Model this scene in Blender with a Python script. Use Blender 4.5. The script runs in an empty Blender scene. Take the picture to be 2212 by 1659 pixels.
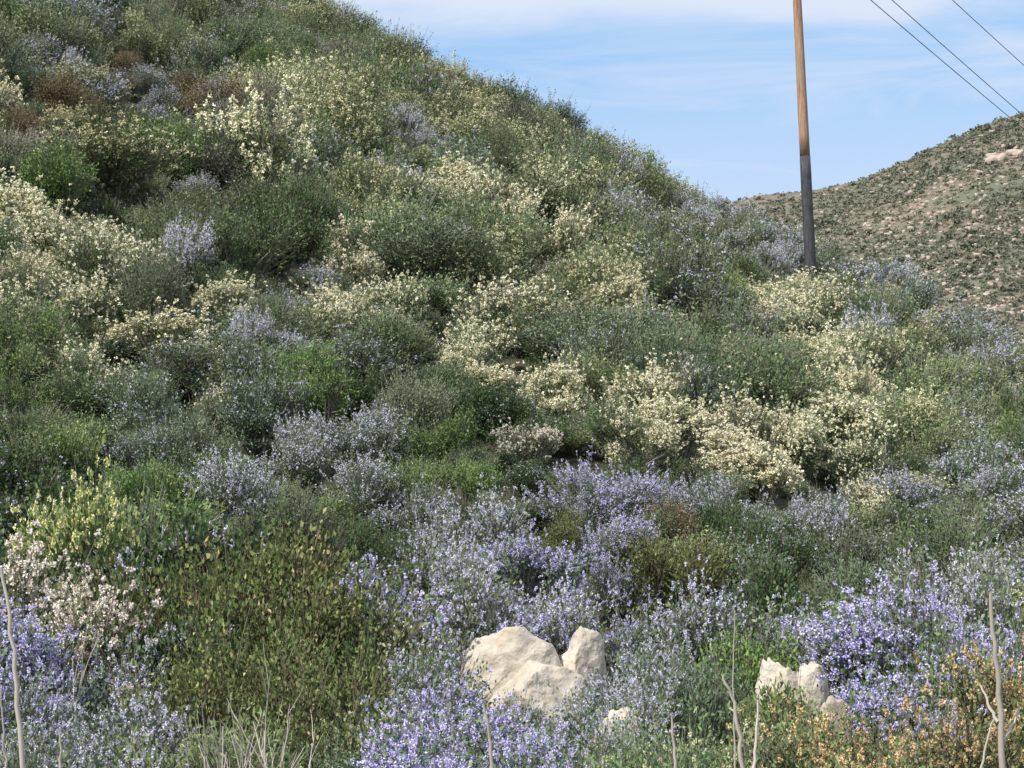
import bpy, math, random
import numpy as np
from mathutils import Vector, Matrix
random.seed(7)
scene=bpy.context.scene
COL=scene.collection
# ------------------------------------------------------------------ camera
K=math.tan(math.radians(15))/1106.0
PITCH=math.atan(320.5*K)
SP,CP=math.sin(PITCH),math.cos(PITCH)
cam=bpy.data.cameras.new("camera"); cam.sensor_width=36; cam.lens=18/math.tan(math.radians(15)); cam.clip_end=6000
camo=bpy.data.objects.new("camera",cam); COL.objects.link(camo)
camo.location=(0,0,0); camo.rotation_euler=(math.pi/2+PITCH,0,0); scene.camera=camo
def bearing(px,py):
    """bearing (x/y) and elevation slope (z/y) of a sight line measured on the site"""
    a=(px-1106)*K; b=(829.5-py)*K
    yy=CP-b*SP
    return a/yy,(SP+b*CP)/yy
def sight(x,y,z):
    f=y*CP+z*SP; u=-y*SP+z*CP
    return 1106+x/f/K, 829.5-u/f/K
# ------------------------------------------------------------------ terrain
RP=[(-900,-560,125),(-300,-420,125),(0,-300,122),(400,-110,112),(640,-2,103),(760,58,98),(850,98,93),(1000,162,86),(1150,228,80),(1300,298,75),(1400,360,71),(1500,402,68),(1600,440,65),(1700,486,62),(1800,536,60),(1900,580,58),(2000,628,56),(2100,676,53),(2212,725,50),(2500,840,45),(3000,970,40)]
_t=[];_s=[];_d=[]
for px,py,d in RP:
    t,s=bearing(px,py); _t.append(t);_s.append(s);_d.append(d)
def fbm(x,y,sc,seed=0):
    r=0
    rs=np.random.RandomState(seed+11)
    for i in range(9):
        a=rs.uniform(0,6.28); f=sc*rs.uniform(.5,2.2); p=rs.uniform(0,6.28)
        r=r+np.sin((x*math.cos(a)+y*math.sin(a))*f+p+1.3*np.sin((x*math.sin(a)-y*math.cos(a))*f*.6+p*2))/(.6+f/sc)
    return r/5.0
def ridge(t):
    return np.interp(t,_t,_s),np.interp(t,_t,_d)
Y0,Z0=20.0,-2.0
def ground(x,y):
    x=np.asarray(x,float);y=np.asarray(y,float)
    t=x/np.maximum(y,6.0)
    s,D=ridge(t); H=s*D-1.5
    base=np.interp(y,[-30,-4,0,4,9,16,20],[-2.3,-1.8,-1.7,-1.85,-2.15,-2.15,-2.0])
    q=np.clip((y-Y0)/(D-Y0),0,1)
    z=np.where(y>Y0,Z0+(H-Z0)*(q+.03*np.sin(math.pi*q)),base)
    o=np.maximum(y-D,0)
    z=z-np.where(o<8,o*o/16.0,4+ (o-8)*.8)*.6
    amp=np.clip((y-18)/20,0,1)*np.clip((D+6-y)/14,0.15,1)
    z=z+amp*(.45*fbm(x,y,.22,1)+.2*fbm(x,y,.7,2))+.05*fbm(x,y,1.4,3)*np.clip((y-5)/4,0,1)
    e=np.clip((118-np.abs(x))/25,0,1); e=e*e*(3-2*e)
    z=z*e+(-2.3)*(1-e)
    return np.maximum(z,-3.3)
def gz(x,y): return float(ground(x,y))
def far_ground(x,y):
    x=np.asarray(x,float);y=np.asarray(y,float)
    t=x/y
    P=[(300,900),(900,640),(1400,480),(1630,424),(1750,408),(1850,386),(1950,348),(2050,303),(2130,264),(2212,238),(2400,170),(2800,70),(3300,60),(4200,420),(5200,900)]
    tt=[];hh=[]
    for px,py in P:
        a,b=bearing(px,py); tt.append(a); hh.append(b*380)
    H=np.interp(t,tt,hh)
    q=np.clip((y-190)/190,0,1)
    z=-4+(H+4)*q
    o=np.maximum(y-380,0); z=z-o*.35-np.minimum(o,20)**2/60
    z=z+np.clip((y-190)/60,0,1)*(1.6*fbm(x,y,.035,5)*2*np.clip(1.15-q,.12,1)+.5*fbm(x,y,.16,6))
    e=np.clip((560-np.abs(x))/120,0,1)
    return z*e-6*(1-e)
def link(o,p=None):
    COL.objects.link(o)
    if p: o.parent=p
    return o
def mesh_np(name,V,F,mats,mi=None,tint=None,smooth=False):
    me=bpy.data.meshes.new(name)
    me.vertices.add(len(V)); me.vertices.foreach_set("co",np.asarray(V,np.float32).ravel())
    li=np.concatenate([f.ravel() for f in F]).astype(np.int32)
    tot=np.concatenate([np.full(len(f),f.shape[1],np.int32) for f in F])
    st=np.concatenate([[0],np.cumsum(tot)[:-1]]).astype(np.int32)
    me.loops.add(len(li)); me.loops.foreach_set("vertex_index",li)
    me.polygons.add(len(tot)); me.polygons.foreach_set("loop_start",st)
    if mi is not None: me.polygons.foreach_set("material_index",np.asarray(mi,np.int32))
    me.polygons.foreach_set("use_smooth",np.full(len(tot),smooth))
    for m in mats: me.materials.append(m)
    if tint is not None:
        a=me.attributes.new("tint",'FLOAT','POINT'); a.data.foreach_set("value",np.asarray(tint,np.float32))
    me.update(calc_edges=True)
    return me
def grid_mesh(name,xs,ys,fn,mat):
    X,Y=np.meshgrid(xs,ys); Z=fn(X,Y)
    V=np.stack([X.ravel(),Y.ravel(),Z.ravel()],1)
    n=len(xs);m=len(ys)
    i=np.arange(n-1);j=np.arange(m-1);I,J=np.meshgrid(i,j);a=(J*n+I).ravel()
    F=np.stack([a,a+1,a+n+1,a+n],1)
    return mesh_np(name,V,[F],[mat],smooth=True)
# ------------------------------------------------------------------ materials
def new_mat(name):
    m=bpy.data.materials.new(name); m.use_nodes=True
    nt=m.node_tree; nt.nodes.clear()
    return m,nt,nt.nodes,nt.links
def ramp(N,stops):
    r=N.new("ShaderNodeValToRGB"); e=r.color_ramp.elements
    while len(e)<len(stops): e.new(.5)
    for k,(p,c) in enumerate(stops):
        e[k].position=p; e[k].color=(*c,1)
    return r
def foliage(name,stops,vary=.25,hue=.02,gain=1.0):
    m,nt,N,L=new_mat(name)
    at=N.new("ShaderNodeAttribute"); at.attribute_name="tint"
    r=ramp(N,[(p,tuple(min(c*gain,.95) for c in col)) for p,col in stops]); L.new(at.outputs["Fac"],r.inputs[0])
    oi=N.new("ShaderNodeObjectInfo")
    mv=N.new("ShaderNodeMapRange"); mv.inputs[3].default_value=1-vary; mv.inputs[4].default_value=1+vary*.8
    L.new(oi.outputs["Random"],mv.inputs[0])
    mul=N.new("ShaderNodeMath"); mul.operation='MULTIPLY'; mul.inputs[1].default_value=7.31; L.new(oi.outputs["Random"],mul.inputs[0])
    fr=N.new("ShaderNodeMath"); fr.operation='FRACT'; L.new(mul.outputs[0],fr.inputs[0])
    mh=N.new("ShaderNodeMapRange"); mh.inputs[3].default_value=.5-hue; mh.inputs[4].default_value=.5+hue
    L.new(fr.outputs[0],mh.inputs[0])
    hs=N.new("ShaderNodeHueSaturation"); L.new(mh.outputs[0],hs.inputs["Hue"]); L.new(mv.outputs[0],hs.inputs["Value"]); L.new(r.outputs[0],hs.inputs["Color"])
    b=N.new("ShaderNodeBsdfDiffuse"); L.new(hs.outputs[0],b.inputs[0])
    o=N.new("ShaderNodeOutputMaterial"); L.new(b.outputs[0],o.inputs[0])
    return m
def noisy(name,stops,scale=3,detail=8,rough=.9,bump=.3,bscale=None,stretch=(1,1,1),second=None):
    m,nt,N,L=new_mat(name)
    tc=N.new("ShaderNodeTexCoord"); mp=N.new("ShaderNodeMapping"); mp.inputs["Scale"].default_value=stretch
    L.new(tc.outputs["Object"],mp.inputs[0])
    n=N.new("ShaderNodeTexNoise"); n.inputs["Scale"].default_value=scale; n.inputs["Detail"].default_value=detail; n.inputs["Roughness"].default_value=.65
    L.new(mp.outputs[0],n.inputs[0])
    r=ramp(N,stops); L.new(n.outputs[0],r.inputs[0]); col=r.outputs[0]
    if second:
        sc,lo,hi,c=second
        n2=N.new("ShaderNodeTexNoise"); n2.inputs["Scale"].default_value=sc; n2.inputs["Detail"].default_value=6; L.new(mp.outputs[0],n2.inputs[0])
        mr=N.new("ShaderNodeMapRange"); mr.inputs[1].default_value=lo; mr.inputs[2].default_value=hi; L.new(n2.outputs[0],mr.inputs[0])
        mx=N.new("ShaderNodeMixRGB"); L.new(mr.outputs[0],mx.inputs[0]); L.new(col,mx.inputs[1]); mx.inputs[2].default_value=(*c,1); col=mx.outputs[0]
    b=N.new("ShaderNodeBsdfPrincipled"); b.inputs["Roughness"].default_value=rough; b.inputs["Specular IOR Level"].default_value=.2
    L.new(col,b.inputs["Base Color"])
    n3=N.new("ShaderNodeTexNoise"); n3.inputs["Scale"].default_value=bscale or scale*4; n3.inputs["Detail"].default_value=8; L.new(mp.outputs[0],n3.inputs[0])
    bp=N.new("ShaderNodeBump"); bp.inputs["Strength"].default_value=bump; bp.inputs["Distance"].default_value=.05; L.new(n3.outputs[0],bp.inputs["Height"]); L.new(bp.outputs[0],b.inputs["Normal"])
    o=N.new("ShaderNodeOutputMaterial"); L.new(b.outputs[0],o.inputs[0])
    return m
M={}
M['soil']=noisy("hillside soil",[(.3,(.04,.038,.025)),(.5,(.07,.066,.043)),(.7,(.11,.10,.068))],1.2,second=(.25,.45,.62,(.045,.057,.027)),bump=.6)
M['plain']=noisy("valley ground",[(.3,(.09,.10,.05)),(.7,(.2,.17,.11))],.05)
M['farhill']=noisy("haze-tinted far hill ground",[(.32,(.12,.12,.08)),(.45,(.165,.15,.11)),(.57,(.22,.175,.135)),(.72,(.33,.24,.19))],.35,detail=12,bump=.8,bscale=.6,second=(.05,.44,.64,(.135,.145,.10)))  # distance haze is mixed into these soil colours
g=1.65
M['twig']=foliage("grey twig bark",[(0,(.13,.12,.10)),(1,(.33,.30,.26))],.2,.01)
M['twigpale']=foliage("bleached dead wood",[(0,(.38,.34,.29)),(1,(.60,.55,.48))],.1,.01)
M['twigbrown']=foliage("brown twig bark",[(0,(.09,.068,.05)),(1,(.25,.19,.145))],.2,.01)
M['leafG']=foliage("olive chamise needles",[(0,(.055,.085,.038)),(.6,(.112,.155,.07)),(1,(.215,.25,.125))],gain=g)
M['leafL']=foliage("grey green small leaves",[(0,(.052,.08,.045)),(.6,(.105,.145,.08)),(1,(.20,.235,.145))],gain=g)
M['leafC']=foliage("yellow olive leaves",[(0,(.06,.088,.038)),(.6,(.12,.152,.066)),(1,(.225,.25,.125))],gain=g)
M['leafB']=foliage("fresh green leaves",[(0,(.05,.083,.03)),(.6,(.11,.165,.052)),(1,(.21,.275,.095))],gain=1.65,hue=.012)
M['leafK']=foliage("deep green glossy leaves",[(0,(.028,.052,.022)),(.6,(.055,.095,.04)),(1,(.12,.17,.08))],gain=1.5,hue=.012)
M['leafD']=foliage("olive and russet leaves",[(0,(.04,.055,.022)),(.5,(.08,.108,.038)),(.8,(.17,.185,.075)),(.94,(.34,.31,.15)),(1,(.28,.13,.08))],.15,gain=1.35)
M['leafR']=foliage("rusty olive leaves",[(0,(.11,.10,.055)),(.6,(.20,.172,.095)),(1,(.31,.255,.15))],gain=1.4,hue=.008)
M['leafS']=foliage("dusty grey leaves",[(0,(.12,.13,.09)),(1,(.25,.255,.18))],gain=1.3)
M['flL']=foliage("pale lilac blossom",[(0,(.48,.46,.61)),(.6,(.67,.65,.80)),(1,(.86,.85,.93))],.08,.012,1.05)
M['flP']=foliage("violet blossom",[(0,(.43,.39,.64)),(.6,(.60,.56,.83)),(1,(.78,.75,.93))],.08,.01,1.05)
M['flC']=foliage("cream blossom",[(0,(.72,.66,.44)),(.6,(.90,.85,.63)),(1,(.95,.92,.79))],.06,.01,1.04)
M['flM']=foliage("faded straw blossom",[(0,(.50,.47,.27)),(.6,(.68,.645,.42)),(1,(.84,.80,.58))],.1,.012,1.05)
M['flW']=foliage("pinkish white blossom",[(0,(.64,.56,.46)),(.6,(.82,.75,.65)),(1,(.93,.89,.81))],.08,.01)
M['flY']=foliage("lemon blossom",[(0,(.56,.57,.24)),(.6,(.77,.77,.38)),(1,(.90,.89,.56))],.06,.01)
M['flO']=foliage("ochre seed heads",[(0,(.38,.25,.12)),(.6,(.66,.48,.26)),(1,(.84,.74,.50))],.12,.015)
M['far']=foliage("haze-tinted far scrub",[(0,(.08,.095,.07)),(.5,(.125,.14,.10)),(.85,(.185,.19,.145)),(1,(.25,.225,.185))],gain=1.1)  # greyed leaf colours stand in for haze in the air
# ------------------------------------------------------------------ ground
o=link(bpy.data.objects.new("hillside",grid_mesh("hillside",np.arange(-120,121,1.0),np.arange(-30,176,1.0),ground,M['soil'])))
o["kind"]="structure"; o["label"]="steep scrub-covered hillside of dry brown soil"; o["category"]="hill"
gx=np.linspace(-4000,4000,21)
o=link(bpy.data.objects.new("ground",grid_mesh("ground",gx,gx,lambda x,y:x*0-3.6,M['plain'])))
o["kind"]="structure"; o["label"]="flat valley ground reaching to the horizon"; o["category"]="ground"
o=link(bpy.data.objects.new("distant_hill",grid_mesh("distant_hill",np.arange(-600,601,5.0),np.arange(185,700,5.0),far_ground,M['farhill'])))
o["kind"]="structure"; o["label"]="haze-tinted hill dotted with scrub and rocks"; o["category"]="hill"
# ------------------------------------------------------------------ shrub builder
def nrm(v): return v/np.maximum(np.linalg.norm(v,axis=-1,keepdims=True),1e-6)
def tubes(P,R,sides):
    n,k,_=P.shape
    T=nrm(np.gradient(P,axis=1)); ref=np.array([.31,.87,.37])
    A=nrm(np.cross(T,ref)); B=np.cross(T,A)
    ang=np.arange(sides)*2*math.pi/sides
    V=P[:,:,None,:]+R[:,:,None,None]*(A[:,:,None,:]*np.cos(ang)[None,None,:,None]+B[:,:,None,:]*np.sin(ang)[None,None,:,None])
    idx=np.arange(n*k*sides).reshape(n,k,sides)
    a=idx[:,:-1,:];b=np.roll(a,-1,2);c=idx[:,1:,:];d=np.roll(c,-1,2)
    F=np.stack([a,b,d,c],-1).reshape(-1,4)
    return V.reshape(-1,3),F
def leaves(rs,p,ax,L,W):
    n=len(p); ax=nrm(ax); s=nrm(np.cross(ax,rs.normal(size=(n,3))))
    a=ax*L[:,None]; b=s*(W[:,None]*.5)
    up=nrm(np.cross(ax,s))*(W[:,None]*.15)
    V=np.stack([p,p+a*.45+b+up,p+a,p+a*.5-b+up],1).reshape(-1,3)
    return V,np.arange(n*4).reshape(n,4)
def make_shrub(name,seed,nt=620,nl=16,ll=.045,lw=.02,up=.0,bloom=0,nc=3,nf=9,fs=.016,cr=(.022,.022),mats=(None,None,None),tw=.0032,jit=.03,lob=7,span=(.35,1),clump=.75):
    rs=np.random.RandomState(seed)
    ang=rs.uniform(0,6.28,lob)+np.arange(lob)*2.4; dist=rs.uniform(.3,.72,lob); dist[0]=.05
    c=np.stack([np.cos(ang)*dist,np.sin(ang)*dist,rs.uniform(.32,.95,lob)*(1.05-.35*dist)],1); rr=rs.uniform(.2,.43,lob)
    w=rr**2; w/=w.sum()
    k=rs.choice(lob,nt,p=w)
    d=nrm(rs.normal(size=(nt,3))); d[:,2]=np.where(rs.rand(nt)<.7,np.abs(d[:,2]),d[:,2])
    wav=1+.28*np.sin(d[:,0]*6+seed)*np.sin(d[:,1]*7+seed*2)+.15*rs.normal(size=nt)
    far=rs.rand(nt)<.09; wav=np.where(far,wav*1.35,wav)
    tip=c[k]+d*(rr[k]*wav)[:,None]; tip[:,2]+=np.where(far,.08,0); tip[:,2]=np.maximum(tip[:,2]+up*rs.rand(nt),.05+.1*rs.rand(nt))
    st=c[k]*rs.uniform(.35,.85,(nt,1))+rs.normal(size=(nt,3))*.03; st[:,2]=np.minimum(st[:,2],tip[:,2])
    mid=(st+tip)/2+np.stack([rs.normal(size=nt)*.03,rs.normal(size=nt)*.03,-.05*np.ones(nt)+rs.normal(size=nt)*.03],1)
    def bez(u,i):
        u=u[:,None]; return st[i]*(1-u)**2+2*mid[i]*u*(1-u)+tip[i]*u*u
    def tan(u,i):
        u=u[:,None]; return nrm(2*(1-u)*(mid[i]-st[i])+2*u*(tip[i]-mid[i]))
    Vs=[];Fs=[];Ms=[];Ts=[];off=0
    def add(V,F,m,T):
        nonlocal off
        Vs.append(V);Fs.append(F+off);Ms.append(np.full(len(F),m));Ts.append(T);off+=len(V)
    ns=lob*2; kk=np.arange(ns)%lob; b0=rs.normal(size=(ns,3))*.05; b0[:,2]=-.12
    e=c[kk]+rs.normal(size=(ns,3))*.12
    u=np.linspace(0,1,5)[None,:,None]
    m0=(b0+e)/2+rs.normal(size=(ns,3))*.07
    P=b0[:,None]*(1-u)**2+2*m0[:,None]*u*(1-u)+e[:,None]*u*u
    V,F=tubes(P,np.linspace(.02,.007,5)[None]*np.ones((ns,1)),5); add(V,F,0,rs.rand(ns).repeat(25))
    al=np.arange(nt); us=[0,.55,1.0]
    P=np.stack([bez(np.full(nt,x),al) for x in us],1)
    V,F=tubes(P,np.array([2.0,1.3,.5])[None]*tw*np.ones((nt,1)),3); add(V,F,0,rs.rand(nt).repeat(9))
    n=int(nt*nl*.92); i=rs.randint(0,nt,n); uu=rs.uniform(span[0],span[1],n)
    p=bez(uu,i)+rs.normal(size=(n,3))*jit
    ax=tan(uu,i)*.9+rs.normal(size=(n,3))*.75; ax[:,2]+=.2
    L=ll*rs.uniform(.6,1.35,n);W=lw*rs.uniform(.7,1.3,n)
    V,F=leaves(rs,p,ax,L,W)
    tw_t=rs.rand(nt); add(V,F,1,np.clip(.55*rs.rand(n)+.45*tw_t[i],0,1).repeat(4))
    if bloom>0:
        field=.5+.5*np.sin(tip[:,0]*5+seed)*np.cos(tip[:,1]*5+seed*3+tip[:,2]*3)
        wgt=bloom*((1-clump)+clump*2*field)*(.5+.8*np.clip(tip[:,2]/.9,0,1))
        ft=np.where(rs.rand(nt)<wgt)[0]
        i=np.repeat(ft,nc); uu=rs.uniform(.70,1.02,len(i)); cc=bez(uu,i)+rs.normal(size=(len(i),3))*.018; cc[:,2]+=.012
        ca=nrm(tan(uu,i)+rs.normal(size=(len(i),3))*.35)
        ct=rs.rand(len(i)); sz=rs.uniform(.5,1.3,len(i))
        j=np.repeat(np.arange(len(i)),nf); m=len(j)
        q=nrm(rs.normal(size=(m,3)))*(rs.rand(m,1)**.4)
        al_=(q*ca[j]).sum(1,keepdims=True)*ca[j]; q=(q-al_)*cr[0]+al_*cr[1]
        p=cc[j]+q*sz[j][:,None]
        ax=nrm(q)+rs.normal(size=(m,3))*.6
        V,F=leaves(rs,p-nrm(ax)*fs*.5,ax,fs*rs.uniform(.7,1.3,m),fs*rs.uniform(.8,1.2,m))
        add(V,F,2,np.clip(.5*rs.rand(m)+.5*ct[j],0,1).repeat(4))
    V=np.concatenate(Vs)
    me=mesh_np(name,V,[np.concatenate(Fs)],[x for x in mats if x],np.concatenate(Ms),np.concatenate(Ts))
    r=np.percentile(np.hypot(tip[:,0],tip[:,1]),91); h=np.percentile(tip[:,2],96)
    return me,r,h
tg,tp,tb=M['twig'],M['twigpale'],M['twigbrown']
def near(a):
    b=dict(a); q=1.3
    for k_ in('ll','lw'): b[k_]=a[k_]*q
    b['nl']=a['nl']*.8; b['nt']=int(a['nt']*.9); b['fs']=a.get('fs',.016)*.95; c_=a.get('cr',(.022,.022)); b['cr']=(c_[0]*1.0,c_[1]*1.35)
    b['nf']=int(a.get('nf',9)*1.7); b['nc']=max(3,a.get('nc',3)-1); b['jit']=a.get('jit',.03)*1.2; b['up']=a.get('up',0)*.6
    return b
SPEC={
 'G':dict(n="chamise_shrub",cat="shrub",lab="olive green feathery chamise shrub on the scrubby slope",grp="green shrubs covering the hillside",a=[dict(nt=720,nl=16,ll=.06,lw=.017,up=.3,jit=.02,mats=(tg,M['leafG'],None)),dict(nt=720,nl=16,ll=.05,lw=.021,up=.25,jit=.02,lob=6,mats=(tg,M['leafL'],None)),dict(nt=720,nl=16,ll=.05,lw=.021,up=.15,jit=.025,lob=9,bloom=.2,nc=2,mats=(tg,M['leafG'],M['flM'])),dict(nt=720,nl=16,ll=.05,lw=.021,up=.15,jit=.025,lob=8,bloom=.2,nc=2,mats=(tg,M['leafL'],M['flL']))]),
 'L':dict(n="lilac_shrub",cat="flowering shrub",lab="wild lilac shrub with pale lavender blossom on the slope",grp="pale wild lilac shrubs",a=[dict(nt=700,nl=15,ll=.038,lw=.021,bloom=.6,nc=4,cr=(.019,.028),up=.1,mats=(tg,M['leafL'],M['flL'])),dict(nt=700,nl=16,ll=.038,lw=.021,bloom=.48,nc=4,cr=(.018,.027),lob=9,up=.1,mats=(tg,M['leafL'],M['flL'])),dict(nt=700,nl=16,ll=.036,lw=.021,bloom=.34,nc=3,cr=(.017,.026),lob=6,up=.15,mats=(tg,M['leafL'],M['flL']))]),
 'P':dict(n="violet_shrub",cat="flowering shrub",lab="wild lilac shrub thick with violet blossom",grp="violet wild lilac shrubs",a=[dict(nt=720,nl=14,ll=.036,lw=.02,bloom=.62,nc=5,cr=(.02,.03),up=.1,mats=(tg,M['leafL'],M['flP'])),dict(nt=720,nl=14,ll=.036,lw=.02,bloom=.48,nc=5,cr=(.02,.03),lob=9,up=.1,mats=(tg,M['leafL'],M['flP']))]),
 'C':dict(n="cream_shrub",cat="flowering shrub",lab="rounded shrub covered in cream blossom clusters on the slope",grp="cream flowering shrubs",a=[dict(nt=660,nl=14,ll=.04,lw=.02,bloom=.7,nc=3,nf=11,fs=.026,cr=(.031,.031),up=.1,mats=(tg,M['leafC'],M['flC'])),dict(nt=660,nl=15,ll=.04,lw=.02,bloom=.52,nc=3,nf=11,fs=.025,cr=(.029,.029),lob=9,up=.15,mats=(tg,M['leafC'],M['flC'])),dict(nt=660,nl=15,ll=.04,lw=.02,bloom=.34,nc=3,nf=11,fs=.025,cr=(.028,.028),lob=6,up=.15,mats=(tg,M['leafG'],M['flC']))]),
 'M':dict(n="straw_shrub",cat="flowering shrub",lab="yellowish olive shrub with faded straw coloured blossom",grp="straw coloured flowering shrubs",a=[dict(nt=680,nl=16,ll=.042,lw=.021,bloom=.42,nc=3,nf=10,fs=.023,cr=(.027,.027),up=.15,mats=(tg,M['leafC'],M['flM'])),dict(nt=680,nl=16,ll=.042,lw=.021,bloom=.27,nc=3,nf=10,fs=.022,cr=(.026,.026),lob=9,up=.2,mats=(tg,M['leafC'],M['flM']))]),
 'W':dict(n="white_shrub",cat="flowering shrub",lab="shrub with pinkish white blossom balls on bare twigs",grp="white flowering shrubs",a=[dict(nt=520,nl=11,ll=.036,lw=.018,bloom=.5,nc=3,nf=12,fs=.021,cr=(.026,.024),mats=(tg,M['leafD'],M['flW']))]),
 'Y':dict(n="yellow_shrub",cat="flowering shrub",lab="low shrub covered in lemon yellow blossom",grp="yellow flowering shrubs",a=[dict(nt=760,nl=15,ll=.036,lw=.02,bloom=.95,clump=.3,nc=4,nf=11,fs=.019,cr=(.021,.022),mats=(tg,M['leafB'],M['flY']))]),
 'B':dict(n="laurel_shrub",cat="shrub",lab="fresh green leafy laurel shrub on the slope",grp="fresh green leafy shrubs",a=[dict(nt=720,nl=17,ll=.05,lw=.025,up=.1,mats=(tg,M['leafB'],None)),dict(nt=720,nl=17,ll=.05,lw=.024,up=.15,lob=9,mats=(tg,M['leafB'],None))]),
 'K':dict(n="evergreen_shrub",cat="shrub",lab="dense deep green shrub with small glossy leaves",grp="deep green shrubs",a=[dict(nt=720,nl=17,ll=.045,lw=.025,bloom=.16,nc=2,up=.1,mats=(tb,M['leafK'],M['flL'])),dict(nt=720,nl=17,ll=.045,lw=.025,up=.1,lob=9,mats=(tb,M['leafK'],None))]),
 'D':dict(n="sumac_shrub",cat="shrub",lab="large sumac shrub with olive and russet leaves over brown twigs",grp="olive and russet sumac shrubs",a=[dict(nt=660,nl=16,ll=.036,lw=.024,span=(.5,1.02),tw=.0034,mats=(tb,M['leafD'],None)),dict(nt=660,nl=16,ll=.036,lw=.024,span=(.5,1.02),tw=.0034,lob=10,mats=(tb,M['leafD'],None))]),
 'R':dict(n="russet_shrub",cat="shrub",lab="rusty brown half dry shrub on the slope",grp="rusty brown shrubs",a=[dict(nt=720,nl=15,ll=.04,lw=.019,up=.15,mats=(tb,M['leafR'],None))]),
 'S':dict(n="dry_shrub",cat="dry shrub",lab="grey dry shrub of mostly bare twigs",grp="grey dry shrubs",a=[dict(nt=850,nl=11,ll=.038,lw=.015,up=.2,tw=.004,mats=(tg,M['leafS'],None)),dict(nt=800,nl=13,ll=.038,lw=.015,up=.15,tw=.0037,lob=9,mats=(tg,M['leafS'],None))]),
 'O':dict(n="buckwheat_shrub",cat="shrub",lab="low buckwheat shrub with ochre and cream seed heads",grp="ochre buckwheat shrubs",a=[dict(nt=560,nl=17,ll=.032,lw=.02,up=.05,bloom=.4,nc=3,nf=11,fs=.02,cr=(.022,.02),mats=(tb,M['leafC'],M['flO'])),dict(nt=560,nl=18,ll=.032,lw=.02,up=.1,bloom=.26,nc=3,nf=11,fs=.02,cr=(.022,.02),lob=9,mats=(tb,M['leafC'],M['flO']))]),
}
sd=1
for k,v in SPEC.items():
    v['m']=[];v['mn']=[]
    for a in v['a']:
        sd+=1; v['m'].append(make_shrub(v['n'],sd*13,**a))
    for q_,a in enumerate(v['a'][:3]):
        sd+=1; v['mn'].append(make_shrub(v['n'],sd*17,**near(a)))
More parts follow.
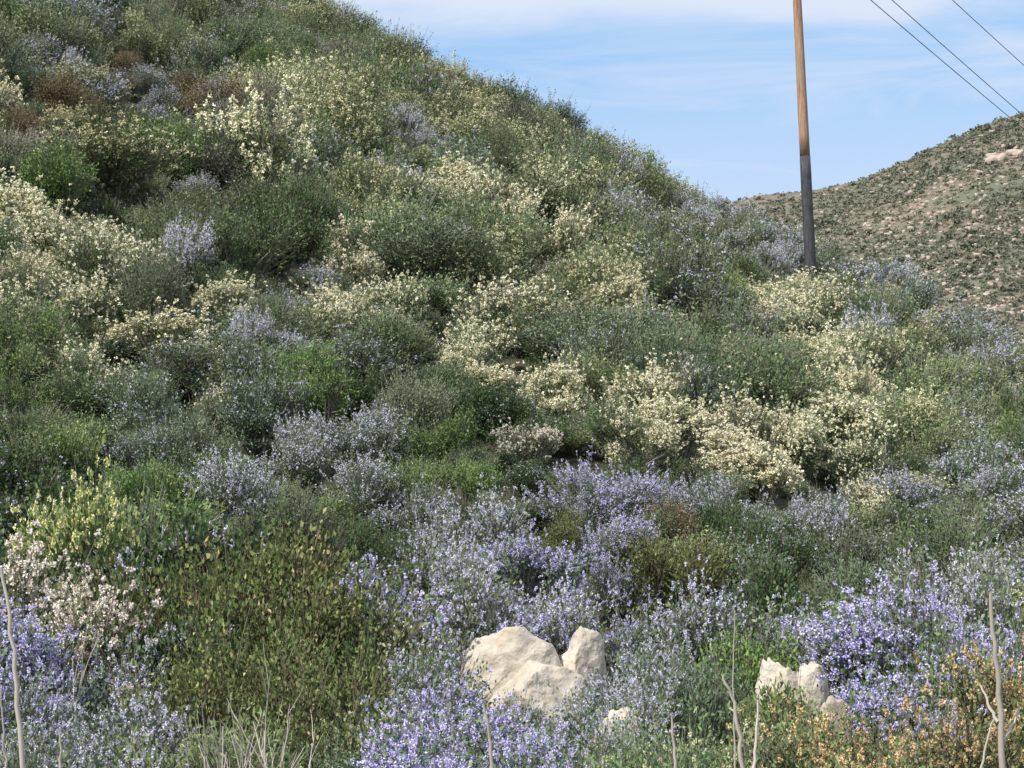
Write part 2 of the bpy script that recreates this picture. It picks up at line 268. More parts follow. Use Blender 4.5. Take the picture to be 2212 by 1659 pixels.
# ------------------------------------------------------------------ planting plan
plants=[]
HERO=[
# front row
('P',900,1560,150,12.0),('P',1060,1540,130,12.6),('P',1190,1590,110,12.0),('P',975,1480,90,14.5),('L',1090,1510,75,15.2),('L',1235,1550,70,14.0),('L',1330,1480,60,15.6),('G',850,1520,100,13.5),
('L',300,1400,150,17.0),('L',150,1490,150,14.5),('L',330,1520,130,13.3),('L',40,1560,120,12.3),('G',470,1550,110,12.5),('L',220,1590,130,11.5),
('D',580,1140,160,19.0),('D',400,1220,100,18.4),('P',790,1240,80,18.8),('D',540,1330,150,16.8),('D',690,1410,110,15.6),('D',610,1550,110,13.2),('K',350,1340,80,17.6),('D',420,1440,90,15.6),('D',680,1240,100,18.2),
('K',830,1390,80,17.4),('L',900,1390,90,16.8),('L',800,1330,60,18.2),('P',880,1320,80,18.6),
('O',1740,1520,120,13.0),('O',1850,1545,120,12.4),('P',1930,1540,90,12.9),('O',2000,1560,120,12.4),('O',2110,1530,110,12.6),('G',1620,1560,100,12.4),('G',1500,1580,100,11.8),('O',1760,1620,130,11.2),('O',1930,1630,120,11.2),('O',2210,1410,80,13.4),
('P',1970,1280,150,17.5),('P',2090,1280,130,17.0),('P',1820,1310,110,18.8),('L',2180,1220,100,19.5),('L',2060,1180,120,0),('K',1940,1390,100,16.2),('P',2140,1420,120,14.5),('P',2000,1450,110,14.5),('P',10,1330,60,16.0),('P',-20,1440,60,14.5),
('L',1400,1540,90,14.5),('G',1540,1440,90,16.0),('L',1400,1390,80,17.5),('L',1470,1280,110,19.5),('L',1450,1430,90,16.5),('G',1370,1610,90,12.0),('L',1560,1320,90,19.3),('K',1700,1310,90,19.4),('B',1600,1370,60,18.6),('B',1690,1485,60,15.6),
('W',130,1200,110,19.0),('W',235,1280,90,18.0),('W',90,1290,100,17.5),('K',350,1170,70,20.0),('K',440,1130,80,20.6),
('L',970,1265,120,19.6),('L',1150,1280,90,20.4),('P',1290,1270,75,20.4),('P',1060,1290,90,19.8),
# uphill of the front rows (0 = the depth follows from height of the shrub)
('Y',240,1078,95,20.7),('K',110,1050,70,0),
('L',900,1180,110,0),('L',850,1230,100,0),('L',1060,1080,130,0),('L',960,1110,100,0),('P',1140,1160,110,0),('L',1030,1180,120,0),
('P',1290,1000,110,0),('P',1400,1025,80,0),('P',1320,1110,90,0),('P',1330,1200,80,0),('R',1470,1075,90,0),('D',1450,1150,110,0),('D',1230,1100,55,0),
('K',1640,1110,120,0),('K',1560,1080,90,0),('L',1570,1030,100,0),('L',1740,1070,100,0),('K',1690,1200,120,0),('L',1600,1190,90,0),('G',1850,1130,110,0),('K',1940,1080,90,0),('G',2020,1100,120,0),('G',1850,1210,90,0),
('K',60,930,130,0),('B',160,900,110,0),('K',30,1070,90,0),('B',290,990,100,0),('G',430,890,110,0),('L',330,920,90,0),('B',430,990,110,0),('L',540,980,120,0),('L',620,940,100,0),('G',640,1050,120,0),('K',770,1120,90,0),
('L',700,890,90,0),('L',800,880,95,0),('L',790,990,100,0),('B',960,890,90,0),('B',900,980,90,0),('B',1010,980,70,0),('L',870,1050,100,0),
('C',1390,790,95,0),('C',1460,850,90,0),('C',1370,880,90,0),('C',1170,785,90,0),('C',1620,860,100,0),('C',1710,880,95,0),('C',1830,845,100,0),('W',1150,915,70,0),('C',1560,920,85,0),('C',1660,950,90,0),('C',1860,940,80,0),('C',1870,1035,65,0),('K',1290,800,70,0),('K',1080,830,80,0),
('C',1720,660,80,0),('C',1800,740,90,0),('C',1850,790,80,0),('C',1030,680,80,0),('C',1000,730,70,0),('C',700,650,80,0),('C',480,600,70,0),('C',860,600,90,0),('C',760,540,80,0),
('C',500,830,60,0),('L',2080,940,100,0),('L',2160,1000,90,0),('B',700,780,110,0),('G',560,800,110,0),('G',860,800,110,0),('K',980,810,90,0),('B',60,800,90,0),('C',200,740,90,0),('G',330,800,110,0),('C',40,400,100,0),('C',80,540,100,0),('C',190,600,90,0),('L',520,670,80,0),('L',690,575,60,0),('W',1180,560,50,0),('C',1330,600,80,0),
('L',1480,432,60,0),('L',1600,468,70,0),('L',1700,522,60,0),('L',1890,552,70,0),('L',1970,606,80,0),('L',2070,668,70,0),('L',1640,520,60,0),('L',930,285,50,0),('L',1060,292,45,0),('L',1280,312,50,0),('L',1350,410,60,0),('L',150,98,70,0),('L',580,145,50,0),('L',350,190,50,0),('L',430,375,50,0),
('R',110,160,80,0),('R',190,190,70,0),('R',50,230,70,0),('R',270,112,50,0),('K',300,235,50,0),('K',420,250,50,0),('K',240,420,70,0),('K',1600,545,80,0),('K',1520,520,60,0),
('P',1188,322,30,-1),
]
def add_hero(sp,px,py,hw,y):
    t,s=bearing(px,py)
    if y<=0:
        ht=1.5
        for i in range(900):
            y=19.0+i*.1
            if y>24: ht=min(max(1.6*hw*K*y,.8),2.1)
            else: ht=min(max(1.7*hw*K*24,.5),1.6)
            if s*y-gz(t*y,y)<=ht: break
    x=t*y; g_=gz(x,y); top=s*y
    h=min(max(top-g_,.45),2.4); r=max(hw*K*y*1.1,h/(2.1 if sp in 'YK' else 1.7))
    h=max(h,r*.75)
    plants.append([x,y,r,h,sp])
for h in HERO: add_hero(*h)
nh=len(plants)
HS=[]
for x,y,r,h,sp in plants:
    g_=gz(x,y); a=sight(x,y,g_+h); b=sight(x,y,g_); HS.append((a[0],a[1],b[1],r/y/K,y))
PATCH=[
('C',40,470,130,80),('C',100,590,140,110),('C',230,620,90,120),('C',330,440,70,40),('C',20,700,70,80),('C',190,760,110,60),('C',700,545,90,40),('C',800,580,110,50),('C',900,640,110,60),('C',480,620,70,50),('C',690,690,90,50),('C',1040,700,90,60),('C',1000,750,60,40),('C',500,860,60,40),('C',590,290,50,30),
('M',720,240,100,80),('M',830,330,150,70),('M',1020,260,150,50),('M',830,400,110,50),('C',1010,430,130,30),('M',500,380,100,40),('M',690,340,90,60),('M',1330,610,100,60),('C',1440,575,70,30),('M',1300,680,110,60),('C',1720,710,110,70),('C',1800,790,110,70),('C',1650,650,70,30),('M',1330,370,110,50),('M',1420,420,80,40),('M',250,80,70,40),('M',1180,400,90,50),('M',620,180,90,60),('C',60,420,60,30),('C',540,520,60,30),('M',200,380,120,50),('M',1920,750,90,80),('C',1900,830,80,50),('C',340,520,60,60),('M',1060,560,80,60),('M',940,200,80,40),
('L',520,690,90,50),('L',680,590,70,45),('L',930,300,70,35),('L',1060,305,60,30),('L',1280,325,70,30),('L',430,390,60,35),('L',150,115,110,35),('L',580,160,70,40),('L',350,200,60,40),('L',1350,425,90,25),('L',1480,450,90,40),('L',1600,480,90,50),('L',1700,540,90,50),('L',1900,570,120,60),('L',1990,640,120,60),('L',2000,745,120,35),('L',1700,830,70,50),('L',2100,680,100,50),('L',800,690,110,30),('L',740,60,60,30),('L',380,260,70,30),('L',1450,700,60,40),('L',2150,780,60,60),
('R',130,190,150,50),('R',60,270,100,50),('R',280,130,70,30),('R',1040,165,30,15),('R',1250,640,50,30),
('S',80,300,110,40),('S',230,200,120,40),('S',200,880,60,50),('S',1080,860,40,40),('S',1040,540,60,50),
('K',290,260,60,40),('K',420,270,60,30),('K',240,440,60,40),('K',680,190,60,40),('K',1600,560,90,40),('K',1680,580,50,30),('K',840,90,40,40),('K',1150,900,60,40),('K',30,340,50,40),
('B',700,800,130,50),('B',60,800,90,60),('B',570,810,60,60),('B',400,590,60,60),
('G',850,480,200,50),('G',780,760,250,80),('G',500,560,140,80),('G',1250,480,160,60),('G',350,720,90,120),('G',1500,760,150,80),('G',700,130,120,60),('G',2050,860,150,80),
('X',250,490,50,25),('X',1180,905,90,22),('X',1740,1330,70,30),
]
rng=random.Random(3)
def pick(px,py,x,y):
    c=[]
    wx=px+35*math.sin(x*.9+y*.5)+rng.gauss(0,26); wy=py+18*math.sin(x*.6-y*.7)+rng.gauss(0,15)
    for sp,a,b,rx,ry in PATCH:
        e=((wx-a)/rx)**2+((wy-b)/ry)**2
        if e<1.1: c.append((e,sp))
    if c and rng.random()<.70:
        return min(c)[1] if rng.random()<.7 else rng.choice(c)[1]
    if py<330 and px<1100: return rng.choices("GMLBSRKC",[50,9,13,6,5,4,9,3])[0]
    if px>1500: return rng.choices("GMLBSCK",[46,5,22,6,4,7,9])[0]
    return rng.choices("GMLBSCK",[52,5,13,7,4,8,11])[0]
y=10.4
while y<122:
    sp_=.75 if y<15 else (.88 if y<20.5 else (1.08 if y<36 else 1.42))
    x=-.335*y+rng.uniform(0,1)
    while x<.345*y:
        xx=x+rng.uniform(-.48,.48)*sp_; yy=y+rng.uniform(-.5,.5)*sp_
        x+=sp_
        D=float(ridge(xx/yy)[1])
        if yy>D+2.5: continue
        big=rng.random()**2.2
        r=sp_*rng.uniform(.58,.82)*(1+.7*big); h=r*rng.uniform(1.1,1.75)
        if yy>20.5: h=min(max(h,.9),2.5)
        g_=gz(xx,yy)
        px,py=sight(xx,yy,g_+h*.6)
        if px<-140 or px>2360 or py<-120: continue
        sp=pick(px,py,xx,yy)
        if sp=='X': continue
        if True:
            if any((xx-p[0])**2+(yy-p[1])**2<(.5*(r+p[2]))**2 for p in plants[:nh]): continue
        if yy<40:
            if sp in 'LPC' and rng.random()<.3: sp='G'
            h=min(h,1.7)
        if yy<20: h=min(h,.75); r=min(r,.7)
        pt=sight(xx,yy,g_+h)
        hw=r/yy/K
        lim=pt[1]
        for a,tp_,bt,w_,yh in HS:
            if 0<yh-yy<4.5 and abs(pt[0]-a)<.8*w_+.5*hw: lim=max(lim,tp_+.5*(bt-tp_))
        if lim>pt[1]: h=h-(lim-pt[1])*K*yy
        if h<.3: continue
        r=min(r,max(h*1.1,.5))
        pt=sight(xx,yy,g_+h)
        if yy<20.2 and pt[0]+hw>1030 and pt[0]-hw<1330: 
            if yy>15: continue
            if pt[1]<1545: h=max(.25,h-(1545-pt[1])*K*yy)
        if 14<yy<20 and pt[0]+hw>1650 and pt[0]-hw<1790: continue
        if 30<yy<54.6 and abs(pt[0]-1752)<hw+18 and pt[1]<596:
            h=max(.4,h-(600-pt[1])*K*yy)
        if yy>D-6: h=min(h,1.5)
        plants.append([xx,yy,r,h,sp])
    y+=sp_
# ------------------------------------------------------------------ plant them
from collections import defaultdict
by=defaultdict(list)
for p in plants: by[p[4]].append(p)
first=defaultdict(list)
def scatter(name,pts,objs,kindlabel,cat):
    c=bpy.data.collections.new(name+"_sources")
    for ob in objs: c.objects.link(ob)
    P=np.array(pts,float)
    me=bpy.data.meshes.new(name); me.vertices.add(len(P)); me.vertices.foreach_set("co",P[:,:3].astype(np.float32).ravel())
    a=me.attributes.new("rot",'FLOAT_VECTOR','POINT'); a.data.foreach_set("vector",np.stack([P[:,7],P[:,8],P[:,3]],1).astype(np.float32).ravel())
    a=me.attributes.new("scl",'FLOAT_VECTOR','POINT'); a.data.foreach_set("vector",P[:,4:7].astype(np.float32).ravel())
    a=me.attributes.new("idx",'INT','POINT'); a.data.foreach_set("value",np.random.RandomState(1).randint(0,len(objs),len(P)).astype(np.int32))
    ob=link(bpy.data.objects.new(name,me))
    nt=bpy.data.node_groups.new(name,'GeometryNodeTree')
    nt.interface.new_socket("Geometry",in_out='INPUT',socket_type='NodeSocketGeometry'); nt.interface.new_socket("Geometry",in_out='OUTPUT',socket_type='NodeSocketGeometry')
    N=nt.nodes;L=nt.links
    gi=N.new("NodeGroupInput");go=N.new("NodeGroupOutput");ip=N.new("GeometryNodeInstanceOnPoints");ci=N.new("GeometryNodeCollectionInfo")
    ci.inputs[0].default_value=c; ci.inputs[1].default_value=True; ci.inputs[2].default_value=True
    def na(n,t):
        q=N.new("GeometryNodeInputNamedAttribute"); q.data_type=t; q.inputs[0].default_value=n; return q.outputs[0]
    L.new(gi.outputs[0],ip.inputs["Points"]); L.new(ci.outputs[0],ip.inputs["Instance"]); ip.inputs["Pick Instance"].default_value=True
    L.new(na("idx",'INT'),ip.inputs["Instance Index"])
    er=N.new("FunctionNodeEulerToRotation"); L.new(na("rot",'FLOAT_VECTOR'),er.inputs[0]); L.new(er.outputs[0],ip.inputs["Rotation"])
    L.new(na("scl",'FLOAT_VECTOR'),ip.inputs["Scale"]); L.new(ip.outputs[0],go.inputs[0])
    md=ob.modifiers.new("scatter",'NODES'); md.node_group=nt
    ob["kind"]="stuff"; ob["label"]=kindlabel; ob["category"]=cat
    return ob
cnt={}
for sp,ps in by.items():
    S=SPEC[sp]; ps.sort(key=lambda p:p[1]); nv=len(S['m'])
    rest=[]
    for i,(x,yv,r,h,_) in enumerate(ps):
        isn=yv<23.5
        pool=S['mn'] if isn else S['m']
        me,r0,h0=pool[i%len(pool)]
        tx,ty=rng.uniform(-.12,.12),rng.uniform(-.12,.12); rz=rng.uniform(0,6.28)
        e=rng.uniform(.88,1.14)
        sc=(r/r0*e,r/r0/e,h/h0); z=gz(x,yv)-.03
        if i<298:
            ob=bpy.data.objects.new(S['n'],me); link(ob)
            ob.location=(x,yv,z); ob.rotation_euler=(tx,ty,rz); ob.scale=sc
            ob["label"]=S['lab']; ob["category"]=S['cat']; ob["group"]=S['grp']
            if not isn and len(first[sp])<nv: first[sp].append(ob)
        else: rest.append((x,yv,z,rz,*sc,tx,ty))
    cnt[sp]=len(ps)
    if rest: scatter(S['n']+"_thicket",rest,first[sp],"mass of "+S['grp']+" far up the slope","scrub")
print("COUNTS",cnt,sum(cnt.values()))
ug=[]
for i in range(1300):
    yv=11+75*rng.random()**1.4; x=rng.uniform(-.3,.3)*yv
    if yv>float(ridge(x/yv)[1])+4: continue
    z=gz(x,yv)
    if 15<yv<22 and 980<sight(x,yv,z)[0]<1360: continue
    s=rng.uniform(.35,.6)*(1 if yv<35 else 1.2)
    ug.append((x,yv,z-.02,rng.uniform(0,6.28),s,s,s*rng.uniform(.6,1.0),0,0))
scatter("undergrowth",ug,first['G'][:2]+first['K'][1:2],"low tangled undergrowth between the shrubs","undergrowth")
# scrub on the far hill: one merged mass of leafy clumps
nr=np.random.RandomState(8)
nq=22
VV=[];TT=[]
cn=0
while cn<19000:
    yv=rng.uniform(235,388); x=rng.uniform(.08,.34)*yv
    if math.sin(x*.09+yv*.05)+math.sin(x*.05-yv*.11)+rng.gauss(0,1)<-1.2: continue
    s=rng.uniform(.25,.62)*(1+2.0*rng.random()**14)
    d=nrm(nr.normal(size=(nq,3))); d[:,2]=np.abs(d[:,2])
    p=d*nr.uniform(.4,.9,(nq,1))*np.array([s,s,s*.8])+np.array([x,yv,float(far_ground(x,yv))-.05])
    ax=nr.normal(size=(nq,3)); V,_=leaves(nr,p,ax,s*.5*nr.uniform(.6,1.3,nq),s*.5*nr.uniform(.6,1.3,nq))
    VV.append(V); dk=rng.uniform(0,.75); TT.append(np.clip(dk+.35*nr.rand(nq),0,1).repeat(4)); cn+=1
VV=np.concatenate(VV)
o=link(bpy.data.objects.new("distant_scrub",mesh_np("distant_scrub",VV,[np.arange(len(VV)).reshape(-1,4)],[M['far']],tint=np.concatenate(TT))))
o["kind"]="stuff"; o["label"]="scrub dotting the slope of a distant hill"; o["category"]="scrub"
# ------------------------------------------------------------------ boulders
M['rock']=noisy("pale granite",[(.3,(.36,.315,.25)),(.5,(.54,.485,.405)),(.7,(.66,.61,.53))],2.2,bump=1.0,bscale=9,second=(4,.58,.72,(.46,.34,.23)))
M['rockp']=noisy("pinkish granite",[(.3,(.34,.27,.22)),(.5,(.46,.38,.32)),(.7,(.55,.47,.41))],2.2,bump=.6,bscale=9)
import bmesh
from mathutils import noise as mn
def rock_mesh(name,seed,dims,mat,sub=4,cuts=12):
    bm=bmesh.new(); bmesh.ops.create_icosphere(bm,subdivisions=sub,radius=1)
    rr=random.Random(seed); pl=[]
    for i in range(cuts):
        v=Vector((rr.gauss(0,1),rr.gauss(0,1),rr.gauss(0,.8))).normalized(); pl.append((v,rr.uniform(.66,.88)))
    for v in bm.verts:
        co=v.co.copy()
        co=Vector([math.copysign(abs(c_)**.8,c_) for c_ in co])
        for n,d in pl:
            k=co.dot(n)-d
            if k>0: co-=n*k*.9
        q=co+Vector((seed*3.7,seed*2.1,0))
        co*=1+.16*mn.noise(q*1.1)+.11*mn.noise(q*2.7)+.05*mn.noise(q*7)+.02*mn.noise(q*18)
        v.co=Vector((co.x*dims[0],co.y*dims[1],co.z*dims[2]))
    me=bpy.data.meshes.new(name); bm.to_mesh(me); bm.free(); me.materials.append(mat)
    for p in me.polygons: p.use_smooth=True
    return me
def boulder(px,pytop,pxw,y,seed,mat,label,tilt=(0,0,0),flat=.9):
    t,s=bearing(px,pytop); x=t*y; g_=gz(x,y); top=s*y
    w=pxw*K*y/2; hz=max(w*.7,(top-g_)*.58)
    o=link(bpy.data.objects.new("boulder",rock_mesh("boulder",seed,(w*1.15,w*flat,hz*1.08),mat,5)))
    o.location=(x,y,top-hz*.9); o.rotation_euler=tilt
    o["label"]=label; o["category"]="rock"; o["group"]="granite boulders among the shrubs"
boulder(1100,1378,200,18.3,3,M['rock'],"pale weathered granite boulder half hidden by violet shrubs",(0,.1,.2))
boulder(1258,1390,130,18.3,9,M['rock'],"rounded granite boulder with tan lichen patches",(0,-.1,.5))
boulder(1190,1452,230,17.9,14,M['rock'],"broad pale granite slab at the foot of the shrubs",(0,.1,.3))
boulder(1325,1540,110,14.8,21,M['rock'],"small pale rock under the violet blossom")
boulder(1690,1432,100,16.9,31,M['rock'],"grey granite rock in the shade of shrubs")
boulder(1758,1455,75,16.6,33,M['rock'],"small tan granite rock among green shrubs")
boulder(1800,1540,80,14.0,39,M['rockp'],"pinkish granite rock behind ochre seed heads")
rv=[];rf=[];off=0
base=rock_mesh("rock_source",5,(1,1,.8),M['rockp'],2)
bv=np.array([v.co[:] for v in base.vertices]); bf=np.array([p.vertices[:] for p in base.polygons]); bpy.data.meshes.remove(base)
nr=np.random.RandomState(4)
def farrock(x,yv,s):
    global off
    a=nr.uniform(0,6.28); R=np.array([[math.cos(a),-math.sin(a),0],[math.sin(a),math.cos(a),0],[0,0,1]])
    rv.append((bv*nr.uniform(.7,1.3,3)*s)@R.T+np.array([x,yv,float(far_ground(x,yv))])); rf.append(bf+off); off+=len(bv)
for i in range(1000):
    yv=nr.uniform(240,380); x=nr.uniform(.1,.42)*yv
    if i>400:
        c=[(.245,345),(.21,300),(.26,262),(.20,330),(.265,300),(.23,280)][i%6]; x=(c[0]+nr.normal()*.02)*c[1]; yv=c[1]+nr.normal()*14
    farrock(x,yv,nr.uniform(.2,.55))
for i in range(14):
    t,s=bearing(2165+nr.normal()*20,350); farrock(t*352,352+nr.normal()*2.5,nr.uniform(.7,1.5))
o=link(bpy.data.objects.new("hillside_rocks",mesh_np("hillside_rocks",np.concatenate(rv),[np.concatenate(rf)],[M['rockp']],smooth=True)))
o["kind"]="stuff"; o["label"]="reddish rocks strewn over a distant hill"; o["category"]="rocks"
# ------------------------------------------------------------------ utility pole
def tube_obj(name,pts,rad,mat,sides=20,parent=None,cap=True,wob=0):
    bm=bmesh.new(); rings=[]
    pts=[Vector(p) for p in pts]
    for i,p in enumerate(pts):
        t=(pts[min(i+1,len(pts)-1)]-pts[max(i-1,0)]).normalized()
        a=t.cross(Vector((.2,.9,.1)) if abs(t.z)>.6 else Vector((0,0,1))).normalized(); b=t.cross(a)
        rings.append([bm.verts.new(p+(a*math.cos(k*6.28318/sides)+b*math.sin(k*6.28318/sides))*rad[i]*(1+(random.random()-.5)*wob)) for k in range(sides)])
    for i in range(len(rings)-1):
        for k in range(sides):
            bm.faces.new((rings[i][k],rings[i][(k+1)%sides],rings[i+1][(k+1)%sides],rings[i+1][k]))
    if cap:
        bm.faces.new(rings[0][::-1]); bm.faces.new(rings[-1])
    bmesh.ops.recalc_face_normals(bm,faces=bm.faces)
    me=bpy.data.meshes.new(name); bm.to_mesh(me); bm.free(); me.materials.append(mat)
    for p in me.polygons: p.use_smooth=len(p.vertices)==4
    o=bpy.data.objects.new(name,me); link(o,parent); return o
M['pole']=noisy("weathered orange brown pole wood",[(.3,(.20,.11,.065)),(.5,(.40,.25,.16)),(.7,(.54,.37,.25))],3,stretch=(9,9,.5),bump=.5,second=(1.2,.5,.7,(.34,.26,.20)))
M['tar']=noisy("blackened pole wrap",[(.3,(.03,.031,.036)),(.7,(.10,.10,.115))],3,stretch=(6,6,1.2),rough=.6,bump=.4)
M['wire']=noisy("dark cable",[(.3,(.03,.03,.04)),(.7,(.07,.07,.08))],3,rough=.5)
M['metal']=noisy("galvanised steel",[(.3,(.25,.25,.25)),(.7,(.4,.4,.4))],8,rough=.5)
M['ceramic']=noisy("brown glazed insulator",[(.3,(.10,.04,.025)),(.7,(.16,.07,.04))],8,rough=.25,bump=.05)
PY=54.0
def at(px,py,y):
    t,s=bearing(px,py); return Vector((t*y,y,s*y))
pb=at(1754,640,PY); pt_=at(1706,-320,PY)
root=bpy.data.objects.new("utility_pole",None); link(root); root.location=(pb.x,PY,gz(pb.x,PY))
root["label"]="tall leaning wooden utility pole with blackened lower half"; root["category"]="utility pole"
org=root.location.copy()
ax=(pt_-pb)
def onpole(f): return pb+ax*f
pm=at(1738.5,338,PY)
fm=(pm.z-pb.z)/(pt_.z-pb.z)
def prad(f): return .165*(1-f)+.105*f
f0=-.12
fsb=[fm+(1-fm)*i/14 for i in range(15)]
tube_obj("shaft",[onpole(f)-org for f in fsb],[prad(f) for f in fsb],M['pole'],24,root,wob=.03)
fs_=[f0+(fm-f0)*i/10 for i in range(11)]
tube_obj("protective_wrap",[onpole(f)-org for f in fs_],[prad(f)+.006 for f in fs_],M['tar'],24,root,wob=.03)
att=[]
for py in (-106,-155,-290):
    f=((at(1720,py,PY)).z-pb.z)/(pt_.z-pb.z); p=onpole(f)-org
    tube_obj("bracket",[p+Vector((.05,0,0)),p+Vector((.3,0,.02))],[.02,.02],M['metal'],8,root)
    q=p+Vector((.3,0,.02))
    tube_obj("insulator",[q+Vector((0,0,z)) for z in (0,.04,.05,.09,.1,.14,.15,.2)],[.03,.03,.065,.055,.035,.06,.05,.025],M['ceramic'],14,root)
    att.append(q+Vector((0,0,.2))+org)
ends=[(2700,640,112),(2700,655,112),(2700,600,112)]
mids=[(2212,275),(2212,245),(2212,148)]
for a,e,mp in zip(att,ends,mids):
    b=at(*e); P=[]
    for i in range(61):
        f=i/60; p=a.lerp(b,f); p.z-=1.0*4*f*(1-f)*0.35; P.append(p)
    tt,ss=bearing(*mp)
    k=min(range(61),key=lambda i:abs(P[i].x/P[i].y-tt)); dz=ss*P[k].y-P[k].z; fk=k/60
    for i in range(61): P[i].z+=dz*(i/60)/fk
    o=tube_obj("power_line",[p-a for p in P],[.014]*61,M['wire'],6)
    o.location=a; o["label"]="thin dark power line running from the wooden pole"; o["category"]="power line"; o["group"]="power lines from the pole"
# ------------------------------------------------------------------ dead stalks in the near brush
def stalk(segs,label,y,rpx):
    Vs=[];Fs=[];T=[];off=0
    b=at(*segs[0][0],y); g_=gz(b.x,y)
    for si,sg in enumerate(segs):
        pts=[at(px,py,y+ (0.06*i if si else 0)) for i,(px,py) in enumerate(sg)]
        if si==0: pts=[Vector((pts[0].x-.02,y,g_-.05))]+pts
        Q=[]
        for i in range(len(pts)-1):
            for j in range(4):
                p=pts[i].lerp(pts[i+1],j/4)+Vector((random.gauss(0,.004),random.gauss(0,.004),0)); Q.append(p)
        Q.append(pts[-1])
        r0=rpx*K*y*(.5 if si else 1)*.5; n=len(Q)
        R=np.array([[r0*(1.15-.65*i/(n-1)) for i in range(n)]])
        V,F=tubes(np.array([[tuple(q) for q in Q]]),R,7)
        Vs.append(V);Fs.append(F+off);off+=len(V);T+= [random.random()]*len(V)
    V=np.concatenate(Vs)-np.array([b.x,y,g_])
    me=mesh_np("dead_stalk",V,[np.concatenate(Fs)],[tp],tint=T,smooth=True)
    o=link(bpy.data.objects.new("dead_stalk",me)); o.location=(b.x,y,g_)
    o["label"]=label; o["category"]="dead stem"; o["group"]="dead bleached stems"
B="bare bleached plant stem standing above violet shrubs"
stalk([[(48,1659),(36,1480),(24,1330),(2,1225)]],"tall bare grey stem leaning beside violet blossom",9.2,12)
stalk([[(2168,1659),(2160,1500),(2146,1390),(2140,1280)],[(2158,1560),(2135,1520),(2118,1480)],[(2166,1600),(2190,1560),(2200,1530)]],"tall bleached stem with short broken side branches",9.2,15)
stalk([[(1602,1659),(1596,1570),(1580,1500),(1562,1458)],[(1590,1540),(1575,1530)]],"crooked bleached stem with a broken tip",10,10)
stalk([[(1628,1659),(1634,1590),(1637,1512)]],B,10,8)
stalk([[(1458,1659),(1455,1600),(1450,1540)]],B,10,8)
stalk([[(1588,1659),(1584,1480),(1586,1318)]],"thin dry grass stem rising over green shrubs",10.5,4)
stalk([[(1064,1659),(1058,1590),(1044,1520)]],B,10,9)
stalk([[(130,1659),(132,1620),(126,1575)]],B,10,7)
stalk([[(12,1659),(8,1580),(3,1490)]],B,10,6)
stalk([[(2120,1659),(2135,1590),(2150,1540)]],B,10,6)
def bare_shrub(px,pytop,hw,y,seed,n=5,r0=.007):
    rs=random.Random(seed); t,s=bearing(px,pytop); x=t*y; g_=gz(x,y); H=s*y-g_; W=hw*K*y
    Vs=[];Fs=[];T=[];off=0
    def br(p,d,L,r,dep):
        nonlocal off
        Q=[p.copy()]; q=p.copy(); dd=d.copy()
        for i in range(6):
            dd=(dd+Vector((rs.gauss(0,.08),rs.gauss(0,.08),.05))).normalized(); q=q+dd*L/6; Q.append(q.copy())
        R=np.array([[r*(1-.6*i/6) for i in range(7)]])
        V,F=tubes(np.array([[tuple(v) for v in Q]]),R,6); Vs.append(V);Fs.append(F+off);off+=len(V);T.extend([rs.random()]*len(V))
        if dep<2:
            for k in range(2):
                i=rs.randint(2,5); e=Vector((rs.gauss(0,1),rs.gauss(0,1),rs.gauss(0,.3)))
                br(Q[i],(dd*1.0+e*.28).normalized(),L*rs.uniform(.35,.5),r*.6,dep+1)
    for i in range(n):
        a=rs.uniform(0,6.28); d=Vector((math.cos(a)*W/H*.8,math.sin(a)*W/H*.8,1)).normalized()
        br(Vector((rs.gauss(0,.06),rs.gauss(0,.06),-.05)),d,H*rs.uniform(.65,.85),r0,0)
    me=mesh_np("bare_shrub",np.concatenate(Vs),[np.concatenate(Fs)],[tp],tint=T,smooth=True)
    o=link(bpy.data.objects.new("bare_shrub",me)); o.location=(x,y,g_)
    o["label"]="leafless shrub of thin bleached twigs"; o["category"]="dead shrub"; o["group"]="leafless bleached shrubs"
bare_shrub(480,1450,60,11.0,1,7,.007)
bare_shrub(590,1470,60,11.2,2,7,.007)
bare_shrub(150,1340,60,15.8,3,5)
# ------------------------------------------------------------------ light and sky
A=math.radians(228); E=math.radians(46)
w=bpy.data.worlds.new("World"); scene.world=w; w.use_nodes=True
N=w.node_tree.nodes;L=w.node_tree.links; N.clear()
sk=N.new("ShaderNodeTexSky"); sk.sky_type='NISHITA'; sk.sun_disc=False; sk.sun_elevation=E; sk.sun_rotation=A; sk.air_density=1.0; sk.dust_density=.5; sk.ozone_density=2.5
bg=N.new("ShaderNodeBackground"); bg.inputs[1].default_value=.15; L.new(sk.outputs[0],bg.inputs[0])
bh=N.new("ShaderNodeBackground"); bh.inputs[0].default_value=(.41,.66,1.0,1); bh.inputs[1].default_value=1.0
bc=N.new("ShaderNodeBackground"); bc.inputs[0].default_value=(.74,.81,.96,1); bc.inputs[1].default_value=1.0
m1=N.new("ShaderNodeMixShader"); m1.inputs[0].default_value=.75; L.new(bg.outputs[0],m1.inputs[1]); L.new(bh.outputs[0],m1.inputs[2])
tc=N.new("ShaderNodeTexCoord"); mp=N.new("ShaderNodeMapping"); mp.inputs["Scale"].default_value=(2.4,2.4,15); mp.inputs["Rotation"].default_value=(0,math.radians(5),0); mp.inputs["Location"].default_value=(3.1,1.7,.4)
L.new(tc.outputs["Generated"],mp.inputs[0])
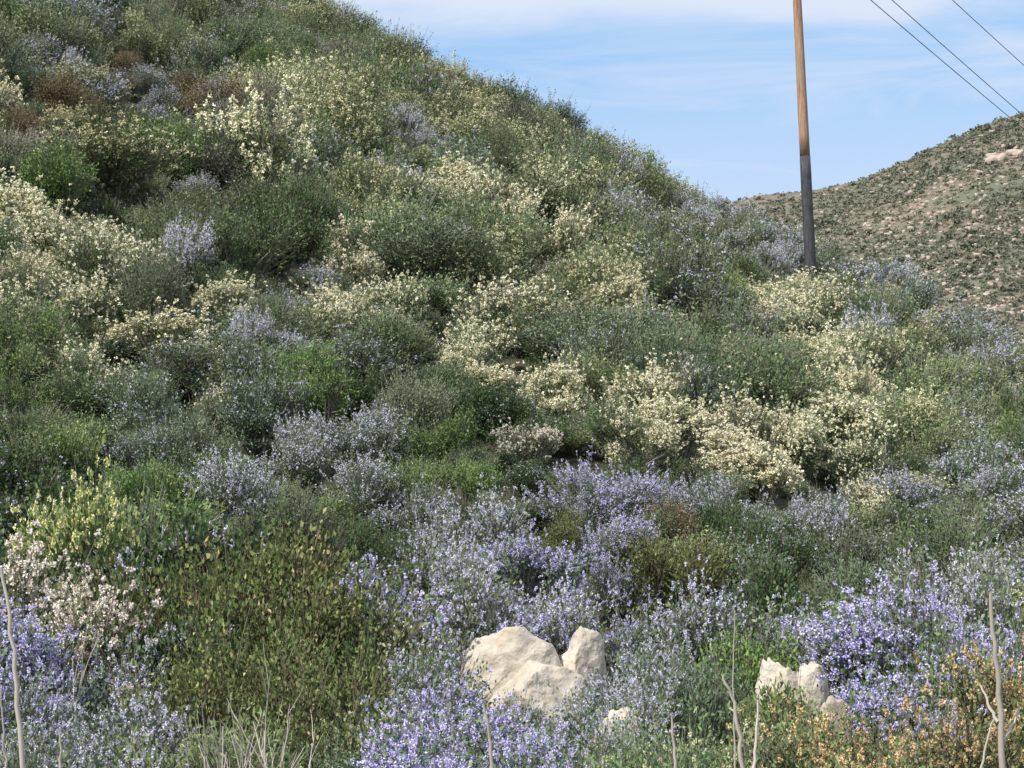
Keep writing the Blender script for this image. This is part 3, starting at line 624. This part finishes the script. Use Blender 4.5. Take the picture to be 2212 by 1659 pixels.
n=N.new("ShaderNodeTexNoise"); n.inputs["Scale"].default_value=2.2; n.inputs["Detail"].default_value=8; n.inputs["Roughness"].default_value=.6; n.inputs["Distortion"].default_value=.7; L.new(mp.outputs[0],n.inputs[0])
mr=N.new("ShaderNodeMapRange"); mr.inputs[1].default_value=.44; mr.inputs[2].default_value=.72; mr.inputs[3].default_value=0; mr.inputs[4].default_value=.8; L.new(n.outputs[0],mr.inputs[0])
sx=N.new("ShaderNodeSeparateXYZ"); L.new(tc.outputs["Generated"],sx.inputs[0])
lo=N.new("ShaderNodeMapRange"); lo.inputs[1].default_value=.14; lo.inputs[2].default_value=.24; lo.inputs[3].default_value=.7; lo.inputs[4].default_value=0; L.new(sx.outputs[2],lo.inputs[0])
wob=N.new("ShaderNodeMath"); wob.operation='MULTIPLY_ADD'; wob.inputs[1].default_value=.06; L.new(n.outputs[0],wob.inputs[0]); L.new(sx.outputs[2],wob.inputs[2])
mb=N.new("ShaderNodeMapRange"); mb.inputs[1].default_value=.276; mb.inputs[2].default_value=.304; mb.inputs[4].default_value=.95; mb.interpolation_type='SMOOTHSTEP'; L.new(wob.outputs[0],mb.inputs[0])
mm=N.new("ShaderNodeMath"); mm.operation='MAXIMUM'; L.new(mr.outputs[0],mm.inputs[0]); L.new(mb.outputs[0],mm.inputs[1])
m2=N.new("ShaderNodeMath"); m2.operation='MAXIMUM'; L.new(mm.outputs[0],m2.inputs[0]); L.new(lo.outputs[0],m2.inputs[1])
ms=N.new("ShaderNodeMixShader"); L.new(m2.outputs[0],ms.inputs[0]); L.new(m1.outputs[0],ms.inputs[1]); L.new(bc.outputs[0],ms.inputs[2])
ow=N.new("ShaderNodeOutputWorld"); L.new(ms.outputs[0],ow.inputs[0])
sun=bpy.data.lights.new("sun",'SUN'); sun.energy=5.0; sun.angle=math.radians(.6); sun.color=(1,.94,.85)
so=bpy.data.objects.new("sun",sun); link(so)
v=Vector((math.sin(A)*math.cos(E),math.cos(A)*math.cos(E),math.sin(E)))
so.rotation_euler=v.to_track_quat('Z','Y').to_euler(); so.location=v*60
scene.view_settings.view_transform='Standard'; scene.view_settings.look='None'; scene.view_settings.exposure=0
